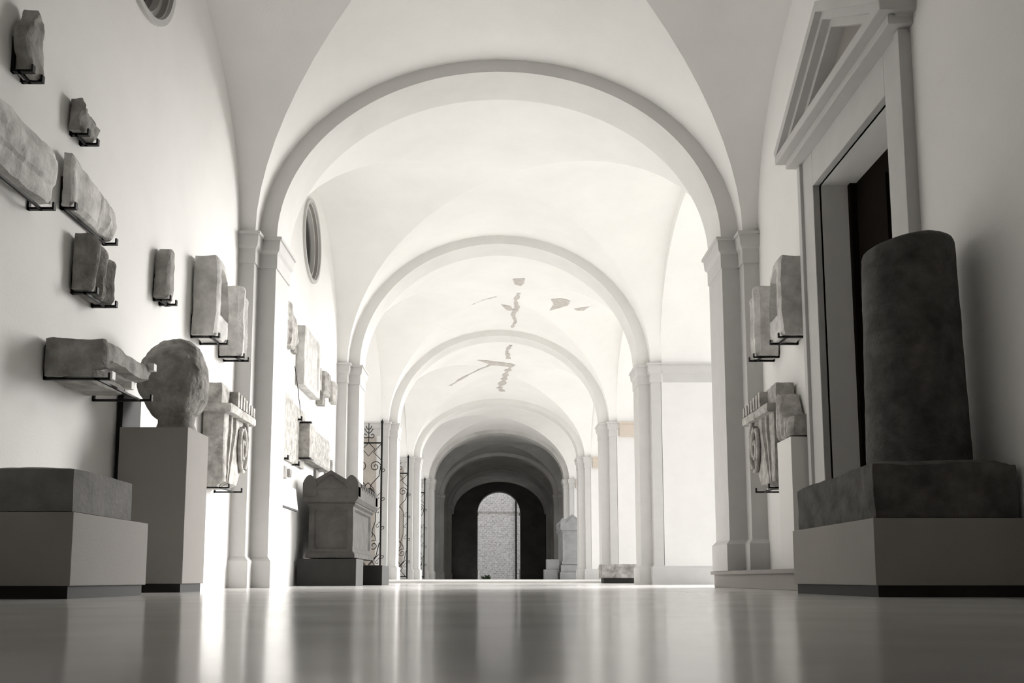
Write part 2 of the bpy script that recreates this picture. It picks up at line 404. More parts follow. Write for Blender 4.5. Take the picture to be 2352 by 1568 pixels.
# ------------------------------------------------------------------ door with pediment (right wall)
d = bpy.data.objects.new('door_1', None); COL.objects.link(d); d['kind'] = 'structure'; d.location = (WX, (DY0+DY1)/2, 0)
FW = .28
bm = bxs((WX-.05, WX+.02, DY0-FW, DY0, .16, DZ+FW), (WX-.05, WX+.02, DY1, DY1+FW, .16, DZ+FW), (WX-.05, WX+.02, DY0, DY1, DZ, DZ+FW),
         (WX-.075, WX+.015, DY0-FW-.006, DY0-FW+.06, .15, DZ+FW-.01), (WX-.075, WX+.015, DY1+FW-.06, DY1+FW+.006, .15, DZ+FW-.01), bevel=.006)
link('door_frame', bm, TRIM, d)
bm = bxs((WX-.22, WX+.01, DY0-FW-.10, DY1+FW+.10, DZ+FW+.06, DZ+FW+.13), (WX-.15, WX+.01, DY0-FW-.05, DY1+FW+.05, DZ+FW, DZ+FW+.06), bevel=.008)
link('cornice', bm, TRIM, d)
PC = (DY0+DY1)/2; PH = (DY1-DY0)/2+FW+.10; PZ = DZ+FW+.13; APEX = .62
def raking(bm, dirn, dx, t0, t1):
    # sloped bar from the eaves to the apex
    e = (PC+dirn*PH, PZ); a = (PC, PZ+APEX)
    L = math.hypot(e[0]-a[0], e[1]-a[1]); nx, nz = -(a[1]-e[1])/L*dirn, PH/L
    nx = APEX/L*dirn
    pts = [(e[0]+nx*t0, e[1]+nz*t0), (e[0]+nx*t1, e[1]+nz*t1), (a[0], a[1]+t1/nz), (a[0], a[1]+t0/nz)]
    lo = [bm.verts.new((WX-dx, y, z)) for y, z in pts]; hi = [bm.verts.new((WX+.01, y, z)) for y, z in pts]
    bm.faces.new(lo); bm.faces.new(hi[::-1])
    for i in range(4): bm.faces.new((lo[i], lo[(i+1) % 4], hi[(i+1) % 4], hi[i]))
bm = bmesh.new()
for q in (-1, 1):
    raking(bm, q, .22, -.02, .05); raking(bm, q, .17, -.07, -.02); raking(bm, q, .11, -.12, -.07)
link('pediment', bm, TRIM, d)
bm = bmesh.new(); vs = [bm.verts.new((WX-.015, y, z)) for y, z in ((PC-PH+.1, PZ), (PC+PH-.1, PZ), (PC, PZ+APEX-.08))]; bm.faces.new(vs)
link('tympanum', bm, PED, d)  # darker than the pediment: the recess shadow is put into its colour
bm = bxs((WX+.27, WX+.33, DY0-.02, DY1+.02, 0, DZ+.02)); link('door_leaf', bm, DOORM, d)
bm = bmesh.new()
for (a, b_) in ((DY0+.1, PC-.06), (PC+.06, DY1-.1)):
    for (z0, z1) in ((.3, 1.0), (1.15, 2.1), (2.25, 2.95)): box(bm, WX+.25, WX+.28, a, b_, z0, z1)
link('door_panel', bm, DOORM, d)
bm = bxs((WX+.22, WX+.28, DY1-.05, DY1+.01, 0, DZ), (WX+.22, WX+.28, DY0-.01, DY0+.05, 0, DZ)); link('door_casing', bm, DOORM, d)
bm = bxs((WX+.33, WX+.5, DY0-.3, DY1+.3, 0, DZ+.3)); link('door_backing', bm, BLACK, d)
bm = bxs((2.17, WX+.26, 5.60, 9.50, 0, .16), (2.14, WX+.26, 5.60, 9.53, .125, .16), bevel=.006); struct('trim_3', bm, PED)
# ------------------------------------------------------------------ carved stones on the walls
def seg_n(l, d=.022): return max(4, min(46, int(l/d)))
def carved(name, s, y0, y1, z0, z1, xf, m, near=None, far=None, bot=None, top=None, prof=None, amp=.012, freq=7, rr=.03, seed=0, xw=WX, parent=None, res=.02, gap=0.02):
    """stone held against the wall; v along the wall (near->far), w upwards, u from wall to front"""
    near = near or [(0, 0), (1, 0)]; far = far or [(0, 1), (1, 1)]; bot = bot or [(0, 0), (1, 0)]; top = top or [(0, 1), (1, 1)]
    X0 = xw-gap; L, Hh, Dp = y1-y0, z1-z0, X0-xf
    def fn(u, v, w):
        a, b_ = pw(near, w), pw(far, w); vv = a+(b_-a)*v
        lo, hi = pw(bot, v), pw(top, v); ww = lo+(hi-lo)*w
        dep = Dp*(prof(v, w) if prof else 1.0)*u
        # soften the outer edges
        e = min(v, 1-v)*L; f = min(w, 1-w)*Hh; c = 0
        if u > .99: 
            for q in (e, f):
                if q < rr: c += (rr-q)*.55
        dep -= c
        p = rough_pt((X0-dep, y0+L*vv, z0+Hh*ww), amp, freq, seed)
        p.x = min(p.x, xw-.002)
        return (s*p.x, p.y, p.z)
    n = (max(3, seg_n(Dp, res)), seg_n(L, res), seg_n(Hh, res))
    return link(name, grid_box(n, fn), m, parent, smooth=28)
def bracket(s, y0, y1, z, xf, xw=WX, label='', low=True, group='steel brackets under the wall stones'):
    bm = bmesh.new(); th = .012
    for y in (y0, y1):
        box(bm, s*xw, s*(xf-.008), y, y+.025, z-th, z); box(bm, s*xw, s*(xw-.012), y, y+.025, z-th, z+.18)
    box(bm, s*(xf+.05), s*(xf+.065), y0, y1+.025, z-th, z)
    for y in (y0, y1): box(bm, s*(xf-.016), s*(xf-.006), y, y+.025, z-th, z+.028)
    o = link('wall_bracket', bm, METAL); tag(o, label, 'bracket', group)
def flutes(n, d, vert=True, ph=0):
    return lambda v, w: 1 - d*(.5+.5*math.cos(2*PI*n*(v if vert else w)+ph))**1.5
def step_prof(pts, vert=True): return lambda v, w: pw(pts, v if vert else w)
def frag(name, label, cat, s, xa, xb, xc, yt, yb, m=STONE, br=True, brl='', group='carved fragments on the walls', seed=1, **kw):
    """wall stone measured from the photo: near end at the wall xa, near front corner xb, far front corner xc"""
    mid = (yt+yb)/2
    yn, _ = on_plane(xa, mid, WX)
    xf, zb = at_depth(xb, yb, yn); _, ztp = at_depth(xb, yt, yn); xf = abs(xf)
    yf, _ = on_plane(xc, mid, xf)
    o = carved(name, s, yn, yf, zb, ztp, xf, m, seed=seed, **kw)
    tag(o, label, cat, group)
    if br: bracket(s, yn+.03, yf-.07, zb-.004, xf, label=brl or ('black steel bracket under the ' + label)[:90])
    return yn, yf, zb, ztp, xf
frag('stone_fragment', 'dark rough pear-shaped stone fragment, highest on the left wall in the top corner', 'stone fragment', -1, 22, 62, 113, -6, 150,
     near=[(0, .25), (.35, .0), (.75, .05), (1, .3)], far=[(0, .75), (.2, .95), (.7, 1.), (1, .6)], top=[(0, .85), (.5, 1), (1, .85)], amp=.02, seed=3,
     brl='black steel bracket of the pear-shaped stone in the top left corner')
frag('stone_fragment', 'small square broken stone carved with a boss, below the near round window', 'stone fragment', -1, 156, 192, 234, 224, 298,
     prof=lambda v, w: 1-.35*(v > .15 and w > .75)-.25*(v > .7)*(w < .3), top=[(0, 1), (.35, 1), (.5, .8), (1, .8)], amp=.016, freq=12, seed=5,
     brl='black steel bracket of the small square broken stone')
frag('architrave_fragment', 'long grey architrave fragment cut off by the left edge of the photo', 'architrave fragment', -1, -130, -70, 146, 150, 318, m=GMARB,
     top=[(0, 1), (.6, .95), (1, .92)], bot=[(0, 0), (.3, .1), (.7, .02), (1, .12)], prof=step_prof([(0, .86), (.3, .86), (.31, 1), (.8, 1), (.82, .9), (1, .9)], False), amp=.016, seed=8,
     brl='black steel bracket of the long architrave at the left edge')
frag('architrave_fragment', 'grey architrave fragment with a leafy carved far end, beside the longer one', 'architrave fragment', -1, 134, 162, 280, 350, 468, m=GMARB,
     top=[(0, 1), (.5, .82), (1, .62)], far=[(0, .9), (.5, 1), (1, .92)], prof=lambda v, w: 1-(.18*(.5+.5*math.cos(2*PI*7*v)) if v > .6 else 0) - (.1 if w < .12 else 0), amp=.014, seed=11,
     brl='black steel bracket of the architrave with the leafy end')
frag('fluted_fragment', 'broken grey stone with tall vertical ribs, under the leafy architrave', 'fluted fragment', -1, 160, 212, 277, 535, 664,
     prof=lambda v, w: (1-.30*(.5+.5*math.cos(2*PI*3*v)))*(1-.25*max(0, .5-w)*(v < .4)), top=[(0, 1), (.4, .93), (.5, .86), (1, .8)], amp=.012, seed=13,
     brl='black steel bracket of the stone with vertical ribs')
frag('stone_fragment', 'narrow upright stone fragment with a pale chipped foot, left of the large wall block', 'stone fragment', -1, 350, 384, 411, 560, 682,
     prof=lambda v, w: 1-.3*(v > .55), near=[(0, .05), (.5, 0), (.9, .05), (1, .25)], top=[(0, .95), (.3, 1), (.6, .97), (1, .9)], amp=.014, seed=17,
     brl='black steel bracket of the narrow upright fragment')
sides = {-1: 'left', 1: 'right'}
def block_pair(s):
    mx = (lambda x: x) if s < 0 else (lambda x: 2*CXP-x)
    side = 'left wall' if s < 0 else 'right wall'
    frag('relief_block', 'tall weathered block with a worn standing figure, larger of two on the '+side, 'relief block', s, mx(438), mx(497), mx(528), 588, 768, m=GMARB,
         prof=lambda v, w: 1-.28*(.22 < v < .85 and .3 < w < .85)-.12*(v > .9), near=[(0, 0), (.5, .03), (1, 0)], amp=.012, seed=21, top=[(0, 1), (.4, 1.), (1, .88)],
         brl='double black steel bracket under the larger relief block on the '+side)
    yn, yf, zb, zt, xf = frag('relief_block', 'carved block touching the pilaster, smaller of two on the '+side, 'relief block', s, mx(502), mx(555), mx(575), 655, 815, m=GMARB,
         prof=lambda v, w: 1-.16*(.5+.5*math.cos(2*PI*2.2*v)), top=[(0, 1), (.3, 1.), (.35, .9), (1, .86)], amp=.010, seed=24,
         brl='double black steel bracket under the smaller relief block on the '+side)
    # console with scroll and dentils
    xf = 2.26; yn = 7.72; yf = 8.48
    _, zb = at_depth(mx(520), 1118, 7.8); _, ztp = at_depth(mx(500), 884, 7.8)
    t = thing('scroll_console', 'pale marble console with dentils and a large scroll, '+('left wall behind the tall pedestal' if s < 0 else 'right wall beside the door'), 'console', (s*WX, 8.1, zb), 'scroll consoles')
    Hh = ztp-zb
    carved('body', s, yn, yf, zb, zb+Hh*.76, xf+.03, PALE, parent=t, amp=.007, seed=31, near=[(0, .0), (1, 0)], far=[(0, .50), (.3, .72), (.75, 1), (1, 1)],
           prof=lambda v, w: 1-.30*(.16 < v < .24)-.22*(.34 < v < .40)-.25*(w < .04), rr=.015)
    carved('cornice', s, yn-.03, yf+.03, zb+Hh*.72, zb+Hh*.80, xf-.03, PALE, parent=t, amp=.005, seed=33, rr=.012)
    carved('top_block', s, yn-.02, yf+.02, zb+Hh*.79, ztp, xf+.03, PALE, parent=t, amp=.008, seed=35, prof=lambda v, w: .86, rr=.01, top=[(0, 1), (1, .8)])
    bm = bmesh.new()
    for i in range(7):
        y = yn+.2+i*.085; box(bm, s*(xf-.02), s*(xf+.12), y, y+.05, zb+Hh*.81, zb+Hh*.96-i*.008)
    link('dentils', bm, PALE, t)
    bm = bmesh.new(); cy, cz = yn+.50, zb+Hh*.46
    pts = [(s*(xf+.01), cy+(.02+.135*q/40)*1.0*math.cos(q/40*PI*4.4+.5), cz+(.02+.19*q/40)*1.35*math.sin(q/40*PI*4.4+.5)) for q in range(41)]
    tube(bm, pts, .02, 8); link('scroll', bm, PALE, t, smooth=60)
    bracket(s, yn+.03, yn+.42, zb-.004, xf, label='black steel bracket under the scroll console on the '+side)
block_pair(-1); block_pair(1)
frag('cornice_fragment', 'long dark cornice fragment with broken moulded end, held by white clips beside the round stone', 'cornice fragment', -1, 95, 240, 356, 778, 862,
     prof=lambda v, w: 1-.35*v*0-.22*(w < .5)*(v > .1)-.15*(w < .25), near=[(0, .0), (1, .0)], far=[(0, .8), (.5, .9), (1, 1)], amp=.014, seed=41,
     brl='low black steel bracket of the long cornice fragment')
cf = next(o for o in bpy.data.objects if o.name.startswith('cornice_fragment'))
cy0, cz0 = on_plane(95, 829, WX)[0], at_depth(240, 862, on_plane(95, 829, WX)[0])[1]; cxf = abs(at_depth(240, 862, cy0)[0]); cy1 = on_plane(356, 829, cxf)[0]
for yy, zz in ((cy0+.03, cz0-.012), (cy0+.30, cz0-.012), (cy1-.09, cz0+.17)):
    link('clip', bxs((-(cxf-.03), -(cxf-.055+.07), yy, yy+.045, zz, zz+.045), bevel=.004), BOARD, cf)

# ------------------------------------------------------------------ pedestals and big stones
def plinth(name, label, x0, x1, y0, y1, h, m=PED, lip=.012, skirt=.055, skirt_m=BLACK, group=None):
    t = thing(name, label, 'plinth', ((x0+x1)/2, (y0+y1)/2, 0), group)
    link('body', bxs((x0, x1, y0, y1, skirt, h), bevel=.004), m, t)
    link('skirting', bxs((x0+.015, x1-.015, y0+.015, y1-.015, 0, skirt)), skirt_m, t)
    return t
plinth('display_plinth', 'low grey plinth at the left edge carrying a thick stone slab', -2.475, -1.82, 4.0, 4.86, .37)
def slab(name, label, x0, x1, y0, y1, z0, z1, m, amp, seed, cat='slab', rr=.04, fn2=None, freq=4):
    def fn(u, v, w):
        x, y, z = x0+(x1-x0)*u, y0+(y1-y0)*v, z0+(z1-z0)*w
        eu, ev, ew_ = min(u, 1-u)*(x1-x0), min(v, 1-v)*(y1-y0), (1-w)*(z1-z0)
        if ew_ < rr and (eu < rr or ev < rr): z -= (rr-min(eu, ev) if min(eu, ev) < rr else 0)*.35
        if fn2: x, y, z = fn2(x, y, z, u, v, w)
        p = rough_pt((x, y, z), amp, freq, seed)
        return (p.x, p.y, max(p.z, z0) if w > 0 else z0)
    o = link(name, grid_box((seg_n(x1-x0, .03), seg_n(y1-y0, .03), seg_n(z1-z0, .03)), fn), m, smooth=40)
    return tag(o, label, cat)
slab('stone_slab', 'thick weathered stone slab lying on the low left plinth', -2.46, -1.835, 4.01, 4.66, .373, .565, mat('grey_block_stone', (0.22, 0.215, 0.205), .8, .3, 8, .5, 40), .008, 2, rr=.02)
plinth('tall_pedestal', 'tall brown-grey square pedestal under the round boulder on the left', -2.44, -2.0, 5.95, 6.38, 1.055)
bm = bxs((-2.48, -2.445, 6.0, 6.3, .0, 1.30)); tag(link('shadow_strip', bm, METAL), 'black upright strip for the shadow on the wall behind the tall pedestal', 'rail')  # black strip stands in for the pedestal's shadow on the wall
# boulder with neck
def boulder():
    t = thing('round_boulder', 'large rough round stone like a broken head, on the tall pedestal', 'stone', (-2.2, 6.15, 1.057))
    bm = bmesh.new(); bmesh.ops.create_icosphere(bm, subdivisions=6, radius=1)
    for v in bm.verts:
        p = v.co.copy()
        q = Vector((p.x*.245, p.y*.20, p.z*.285))
        q = rough_pt(q, .022, 6, 4); q = rough_pt(q, .006, 26, 4)
        if q.z < -.1: q.x *= 1+(.1+q.z)*.5
        if q.x > .12 : q.x = .12+(q.x-.12)*.75
        v.co = q + Vector((-2.165, 6.16, 1.385))
    link('head', bm, STONE, t, smooth=50)
    bm = bmesh.new(); lathe(bm, (-2.15, 6.16, 1.057), [(0, 0), (.135, 0), (.115, .05), (.12, .12), (.0, .16)], 24)
    for v in bm.verts:
        if v.co.z > 1.06: v.co = rough_pt(v.co, .01, 12, 6)
    link('neck', bm, STONE, t, smooth=50)
boulder()
plinth('wide_plinth', 'low brown plinth on the right carrying the thick slab and column stump', 1.76, 2.475, 4.4, 5.62, .37, m=PED)
def wedge(x, y, z, u, v, w):
    # rounded, dipping front-left corner
    if u < .45: z -= (w*.035)*((.45-u)/.45)**1.4*v
    return x, y, z
o = slab('thick_slab', 'thick dark rough slab with sloping shoulder on the wide right plinth', 1.79, 2.47, 4.43, 5.58, .374, .655, mat('dark_rough_stone', (0.13, 0.126, 0.118), .85, .3, 8, .6, 40, dark=(.06, .058, .055)), .014, 9, rr=.06, fn2=wedge)
def stump():
    t = thing('column_stump', 'dark cylindrical column stump standing on the thick slab at the right', 'column', (2.16, 4.86, .65))
    bm = bmesh.new(); n = 64; Hc = 1.22
    prof = [(0, 0), (.256, 0), (.256, .02)] + [(.255-.024*z/Hc, z) for z in [i*Hc/40 for i in range(1, 40)]] + [(.229, Hc-.022), (.224, Hc-.008), (.214, Hc), (.1, Hc+.003), (0, Hc+.003)]
    lathe(bm, (2.195, 4.86, .652), prof, n)
    for v in bm.verts:
        if v.co.z > 1.7: v.co.z -= .038*max(0, (2.21-v.co.x)/.22)**1.3
        if v.co.z > .66: v.co = rough_pt(v.co, .004, 9, 7)
    link('shaft', bm, DARKS, t, smooth=60)
stump()
# slim stele and broken relief beyond the door
t = thing('white_pedestal', 'narrow white pedestal against the right wall beyond the door', 'pedestal', (2.4, 7.6, .16))
link('body', bxs((2.30, 2.475, 7.30, 7.66, .16, 1.20), bevel=.004), BOARD, t)
o = carved('corner_relief', 1, 7.29, 7.67, 1.212, 1.60, 2.29, PALE, amp=.010, seed=51, top=[(0, .42), (.3, .36), (.55, .5), (.8, 1), (1, 1)], prof=flutes(4, .12), res=.02)
tag(o, 'pale broken relief with a concave top edge, on the narrow white pedestal', 'relief fragment')
# ------------------------------------------------------------------ sarcophagi
def sarcophagus(s, x0, x1, y0, y1, zf, zb, zc, zl, ga, label, m, m2, plinth_boxes, pm, plabel):
    """chest from zb to zc, lid eaves to zl, gable apex ga above; gable faces the camera"""
    xm = (x0+x1)/2; xa, xb = sorted((x0, x1))
    t = thing('sarcophagus', label, 'sarcophagus', (xm, (y0+y1)/2, zb), 'sarcophagi with gabled lids')
    def chest(u, v, w):
        e = .03 if (w < .08 or w > .94) else 0
        x = xa+.03-e + (xb-xa-.06+2*e)*u; y = y0+.03-e + (y1-y0-.06+2*e)*v; z = zb+(zc-zb)*w
        if v == 0 and .14 < u < .86 and .16 < w < .86: y += .03
        if (u == 0 or u == 1) and .08 < v < .92 and .16 < w < .86: x += .025 if u == 0 else -.025
        p = rough_pt((x, y, z), .004, 9, 3); return (p.x, p.y, p.z)
    link('chest', grid_box((26, 40, 26), chest), m, t, smooth=25)
    bm = bmesh.new(); xl, xr, ya, yb = xa-.04, xb+.04, y0-.04, y1+.04
    prof = [(xl+.03, zc), (xl, zc+.05), (xl, zl), (xm, zl+ga), (xr, zl), (xr, zc+.05), (xr-.03, zc)]
    A = [bm.verts.new((x, ya, z)) for x, z in prof]; B = [bm.verts.new((x, yb, z)) for x, z in prof]
    bm.faces.new(A); bm.faces.new(B[::-1])
    for i in range(len(prof)): bm.faces.new((A[i], A[(i+1) % len(prof)], B[(i+1) % len(prof)], B[i]))
    link('lid', bm, m, t)
    bm = bmesh.new(); k = .06
    pts = [(xl+.14, zl-.03), (xm, zl+ga-.07), (xr-.14, zl-.03)]
    A = [bm.verts.new((x, ya-.012, z)) for x, z in pts]; bm.faces.new(A)
    for (p, q) in ((0, 1), (1, 2)):
        tube(bm, [(pts[p][0], ya-.006, pts[p][1]), (pts[q][0], ya-.006, pts[q][1])], .012, 6)
    link('gable_moulding', bm, m, t)
    for cx_, cy_ in ((xl+.085, ya+.1), (xr-.085, ya+.1), (xl+.085, yb-.1), (xr-.085, yb-.1)):
        bm = bmesh.new()
        # quarter-palmette horn
        n = 10; pr = [(-.085, zl-.12)] + [(-.085+.17*i/n, zl-.12+.26*math.sin(PI*(.12+.76*i/n))**.5) for i in range(n+1)] + [(.085, zl-.12)]
        A = [bm.verts.new((cx_+x, cy_-.11, z)) for x, z in pr]; B = [bm.verts.new((cx_+x, cy_+.09, z)) for x, z in pr]
        bm.faces.new(A); bm.faces.new(B[::-1])
        for i in range(len(pr)): bm.faces.new((A[i], A[(i+1) % len(pr)], B[(i+1) % len(pr)], B[i]))
        link('acroterion', bm, m2, t, smooth=40)
    nn = 6
    for i in range(nn):
        y = y0+.3+(y1-y0-.6)*i/(nn-1)
        for x in (xl+.03, xr-.03):
            bm = bmesh.new(); lathe(bm, (x, y, zl-.02), [(0, 0), (.045, 0), (.04, .06), (0, .1)], 10); link('antefix', bm, m2, t, smooth=60)
    p = thing('stone_plinth', plabel, 'plinth', (xm, (y0+y1)/2, zf), 'plinths under the sarcophagi')
    for b_ in plinth_boxes: link('base_block', bxs(b_, bevel=.006), pm, p)
DSAR = mat('dark_marble', (0.08, 0.076, 0.07), .8, .3, 6, .4, 40, dark=(.05, .048, .045))
sarcophagus(-1, -2.36, -1.76, 11.45, 13.2, 0, .34, 1.02, 1.21, .20, 'dark gabled stone sarcophagus on the left in front of the first iron gate', DSAR, DSAR,
            [(-2.45, -1.73, 11.4, 12.0, 0, .328), (-2.45, -1.60, 12.9, 13.7, 0, .27)], SLATE, 'near-black base blocks under the dark left sarcophagus')
SSAR = mat('blue_grey_marble', (0.27, 0.275, 0.285), .8, .2, 5, .3, 40)
sarcophagus(1, 1.84, 2.46, 27.5, 29.6, STEPZ, .50, 1.50, 1.72, .25, 'tall pale grey sarcophagus with gabled lid at far right', SSAR, SSAR,
            [(1.78, 2.47, 27.4, 29.7, STEPZ, .28), (1.81, 2.47, 27.45, 29.65, .28, .488)], SSAR, 'stepped pale base under the tall sarcophagus at far right')
tag(link('stone_block', bxs((1.33, 1.72, 27.6, 28.2, STEPZ, .36), bevel=.015), SSAR), 'wider lower block of the two stacked beside the pale sarcophagus', 'block', 'two stacked stone blocks')
tag(link('stone_block', bxs((1.40, 1.78, 27.65, 28.1, .362, .66), bevel=.015), SSAR), 'upper smaller block of the two stacked beside the pale sarcophagus', 'block', 'two stacked stone blocks')
t = thing('stone_bench', 'low grey stone block bench between the broad white pier and the next', 'bench', (2.35, 18.4, 0))
link('seat', bxs((1.98, 2.72, 18.1, 18.7, .10, .37), bevel=.02), STONE, t)
link('foot', bxs((2.02, 2.68, 18.15, 18.65, 0, .10), bevel=.01), SLATE, t)
# ------------------------------------------------------------------ plaques on the left wall of the second bay
def plaque(name, label, cat, x0, x1, yt, yb, dep, m, seed=1, amp=.006, **kw):
    ya, zb_ = on_plane(x0, yb, WX-dep); yb2, _ = on_plane(x1, yb, WX-dep)
    _, zt_ = on_plane(x0, yt, WX-dep)
    o = carved(name, -1, ya, yb2, zb_, zt_, WX-dep, m, seed=seed, amp=amp, rr=.01, gap=.004, res=.03, **kw)
    return tag(o, label, cat, kw.get('group')), (ya, yb2, zb_, zt_)
plaque('relief_fragment', 'pale irregular relief high on the left wall just past the near pilaster', 'relief', 652, 697, 668, 775, .07, PALE, 61, .012,
       prof=lambda v, w: 1-.5*(w < .5)*(v < .55), far=[(0, .55), (.5, .8), (1, .7)], top=[(0, 1), (.5, .93), (1, .62)])
plaque('stone_fragment', 'tiny dark stone on the left wall below the irregular relief', 'stone fragment', 677, 683, 792, 808, .05, STONE, 62)
o, e = plaque('tall_tablet', 'tall framed pale tablet with a dark near edge, left wall below the far round window', 'tablet', 699, 736, 742, 882, .11, GMARB, 63, .004,
       prof=lambda v, w: 1-.18*(.22 < v < .86 and .1 < w < .92))
plaque('stone_fragment', 'small pale upright stone between the tall tablet and the ridged fragment', 'stone fragment', 736, 740, 842, 895, .07, PALE, 64)
plaque('stone_fragment', 'small dark square stone low among the fragments by the second pilaster', 'stone fragment', 742, 748, 899, 928, .10, STONE, 65)
plaque('ridged_fragment', 'pale ridged carved fragment on the left wall near the second pilaster', 'relief', 750, 761, 850, 903, .08, PALE, 66, prof=flutes(3, .3))
plaque('ridged_fragment', 'narrow carved fragment right beside the second pilaster on the left wall', 'relief', 768, 776, 873, 922, .08, PALE, 67, prof=flutes(2, .3))
# inscribed slab with incised lines
ya, z0_ = on_plane(650, 1050, WX-.04); yb_, _ = on_plane(700, 1050, WX-.04); _, z1_ = on_plane(650, 890, WX-.04)
t = thing('inscribed_slab', 'large pale slab with worn cracked inscription on the left wall above the info board', 'slab', (-WX, (ya+yb_)/2, z0_))
carved('slab_panel', -1, ya, yb_, z0_, z1_, WX-.04, PALE, parent=t, amp=.003, seed=68, rr=.008, gap=.004, res=.04, top=[(0, 1), (.35, .97), (.4, .92), (1, .9)])
bm = bmesh.new(); random.seed(3)
for i in range(9):
    z = z0_+.12+i*(z1_-z0_-.25)/9; y = ya+.15
    while y < yb_-.2:
        l = random.uniform(.02, .06); h = random.uniform(.02, .045)
        if random.random() < .8: box(bm, -(WX-.038), -(WX-.034), y, y+.01, z, z+h)
        if random.random() < .6: box(bm, -(WX-.038), -(WX-.034), y, y+l, z+h, z+h+.008)
        y += l+.05
link('worn_inscription', bm, STONE, t)
bm = bmesh.new(); z = z1_-.05; y = ya+.25; pts = []
while z > z0_+.02: pts.append((-(WX-.036), y, z)); z -= .06; y += random.uniform(-.01, .04)
tube(bm, pts, .005, 5); pts = [(-(WX-.036), yb_-.1-.05*i+random.uniform(-.03, .03), z0_+.4+.07*i) for i in range(12)]; tube(bm, pts, .005, 5); link('crack', bm, SLATE, t)
bm = bmesh.new()
for (f_, zz) in ((.05, 0), (.55, 0), (.62, .72)):
    y = ya+(yb_-ya)*f_; box(bm, -WX, -(WX-.09), y, y+.02, z0_+(z1_-z0_)*zz-.015, z0_+(z1_-z0_)*zz+.008)
    box(bm, -(WX-.09), -(WX-.075), y-.01, y+.03, z0_+(z1_-z0_)*zz-.02, z0_+(z1_-z0_)*zz+.035)
link('holding_clip', bm, METAL, t)
# framed relief in steel holder
o, e = plaque('framed_relief', 'thick white-edged relief held between two black bars, left wall above the dark sarcophagus', 'relief', 711, 765, 970, 1050, .17, PALE, 70, .006,
              prof=lambda v, w: 1-.25*(v > .2)+.15*math.sin(w*18)*.3*(v > .3))
for z, lb in ((e[2]-.02, 'lower black bar under the white-edged relief above the sarcophagus'), (e[3]+.003, 'upper black bar on top of the white-edged relief above the sarcophagus')):
    tag(link('holding_bar', bxs((-WX, -(WX-.185), e[0]-.02, e[0]+.05, z, z+.017)), METAL), lb, 'bracket', 'steel brackets under the wall stones')
plaque('small_stone', 'small grey upright stone chip above the info board, left one of two', 'stone fragment', 653, 660, 1068, 1096, .035, STONE, 71)
plaque('small_stone', 'small grey upright stone chip above the info board, right one of two', 'stone fragment', 666, 671, 1076, 1094, .035, STONE, 72)
plaque('small_stone', 'round grey stone chip just above the info board on the left wall', 'stone fragment', 651, 664, 1117, 1133, .035, STONE, 73, .01)
plaque('leg_fragment', 'thin pale carved strip hanging below the white-edged relief, nearest of three', 'relief', 727, 732, 1078, 1102, .04, STONE, 74)
plaque('leg_fragment', 'curved pale carved strip below the white-edged relief, middle of three', 'relief', 748, 753, 1052, 1098, .04, PALE, 75, far=[(0, 2), (.5, 1), (1, .6)], near=[(0, 1), (.5, 0), (1, 0)])
plaque('leg_fragment', 'curved pale carved strip below the white-edged relief, closest to the second pilaster', 'relief', 764, 767, 1055, 1105, .04, PALE, 76, far=[(0, 2), (.5, 1), (1, .6)], near=[(0, 1), (.5, 0), (1, 0)])
# info board on arms
t = thing('info_board', 'white tilted information board with black edge on the left wall before the sarcophagus', 'board', (-WX, 9.9, .9))
bm = bmesh.new(); Yb0, Yb1 = 9.62, 10.65
vv = [(-2.28, .835), (-2.30, 1.08), (-2.32, 1.08), (-2.30, .835)]
def slanted(x0, z0, x1, z1, th, ya, yb):
    bm = bmesh.new()
    P = [(x0, z0), (x1, z1), (x1-th, z1), (x0-th, z0)]
    A = [bm.verts.new((x, ya, z)) for x, z in P]; B = [bm.verts.new((x, yb, z)) for x, z in P]
    bm.faces.new(A); bm.faces.new(B[::-1])
    for i in range(4): bm.faces.new((A[i], A[(i+1) % 4], B[(i+1) % 4], B[i]))
    return bm
link('panel', slanted(-2.29, .86, -2.32, 1.10, .02, Yb0, Yb1), BOARD, t)
link('edge_strip', slanted(-2.285, .845, -2.32, 1.11, .03, Yb0-.02, Yb0), METAL, t)
link('edge_strip', slanted(-2.285, .842, -2.287, .862, .03, Yb0, Yb1), METAL, t)
link('arm', bxs((-WX, -2.31, 9.8, 9.83, .95, .97)), METAL, t); link('arm', bxs((-WX, -2.31, 10.4, 10.43, .95, .97)), METAL, t)
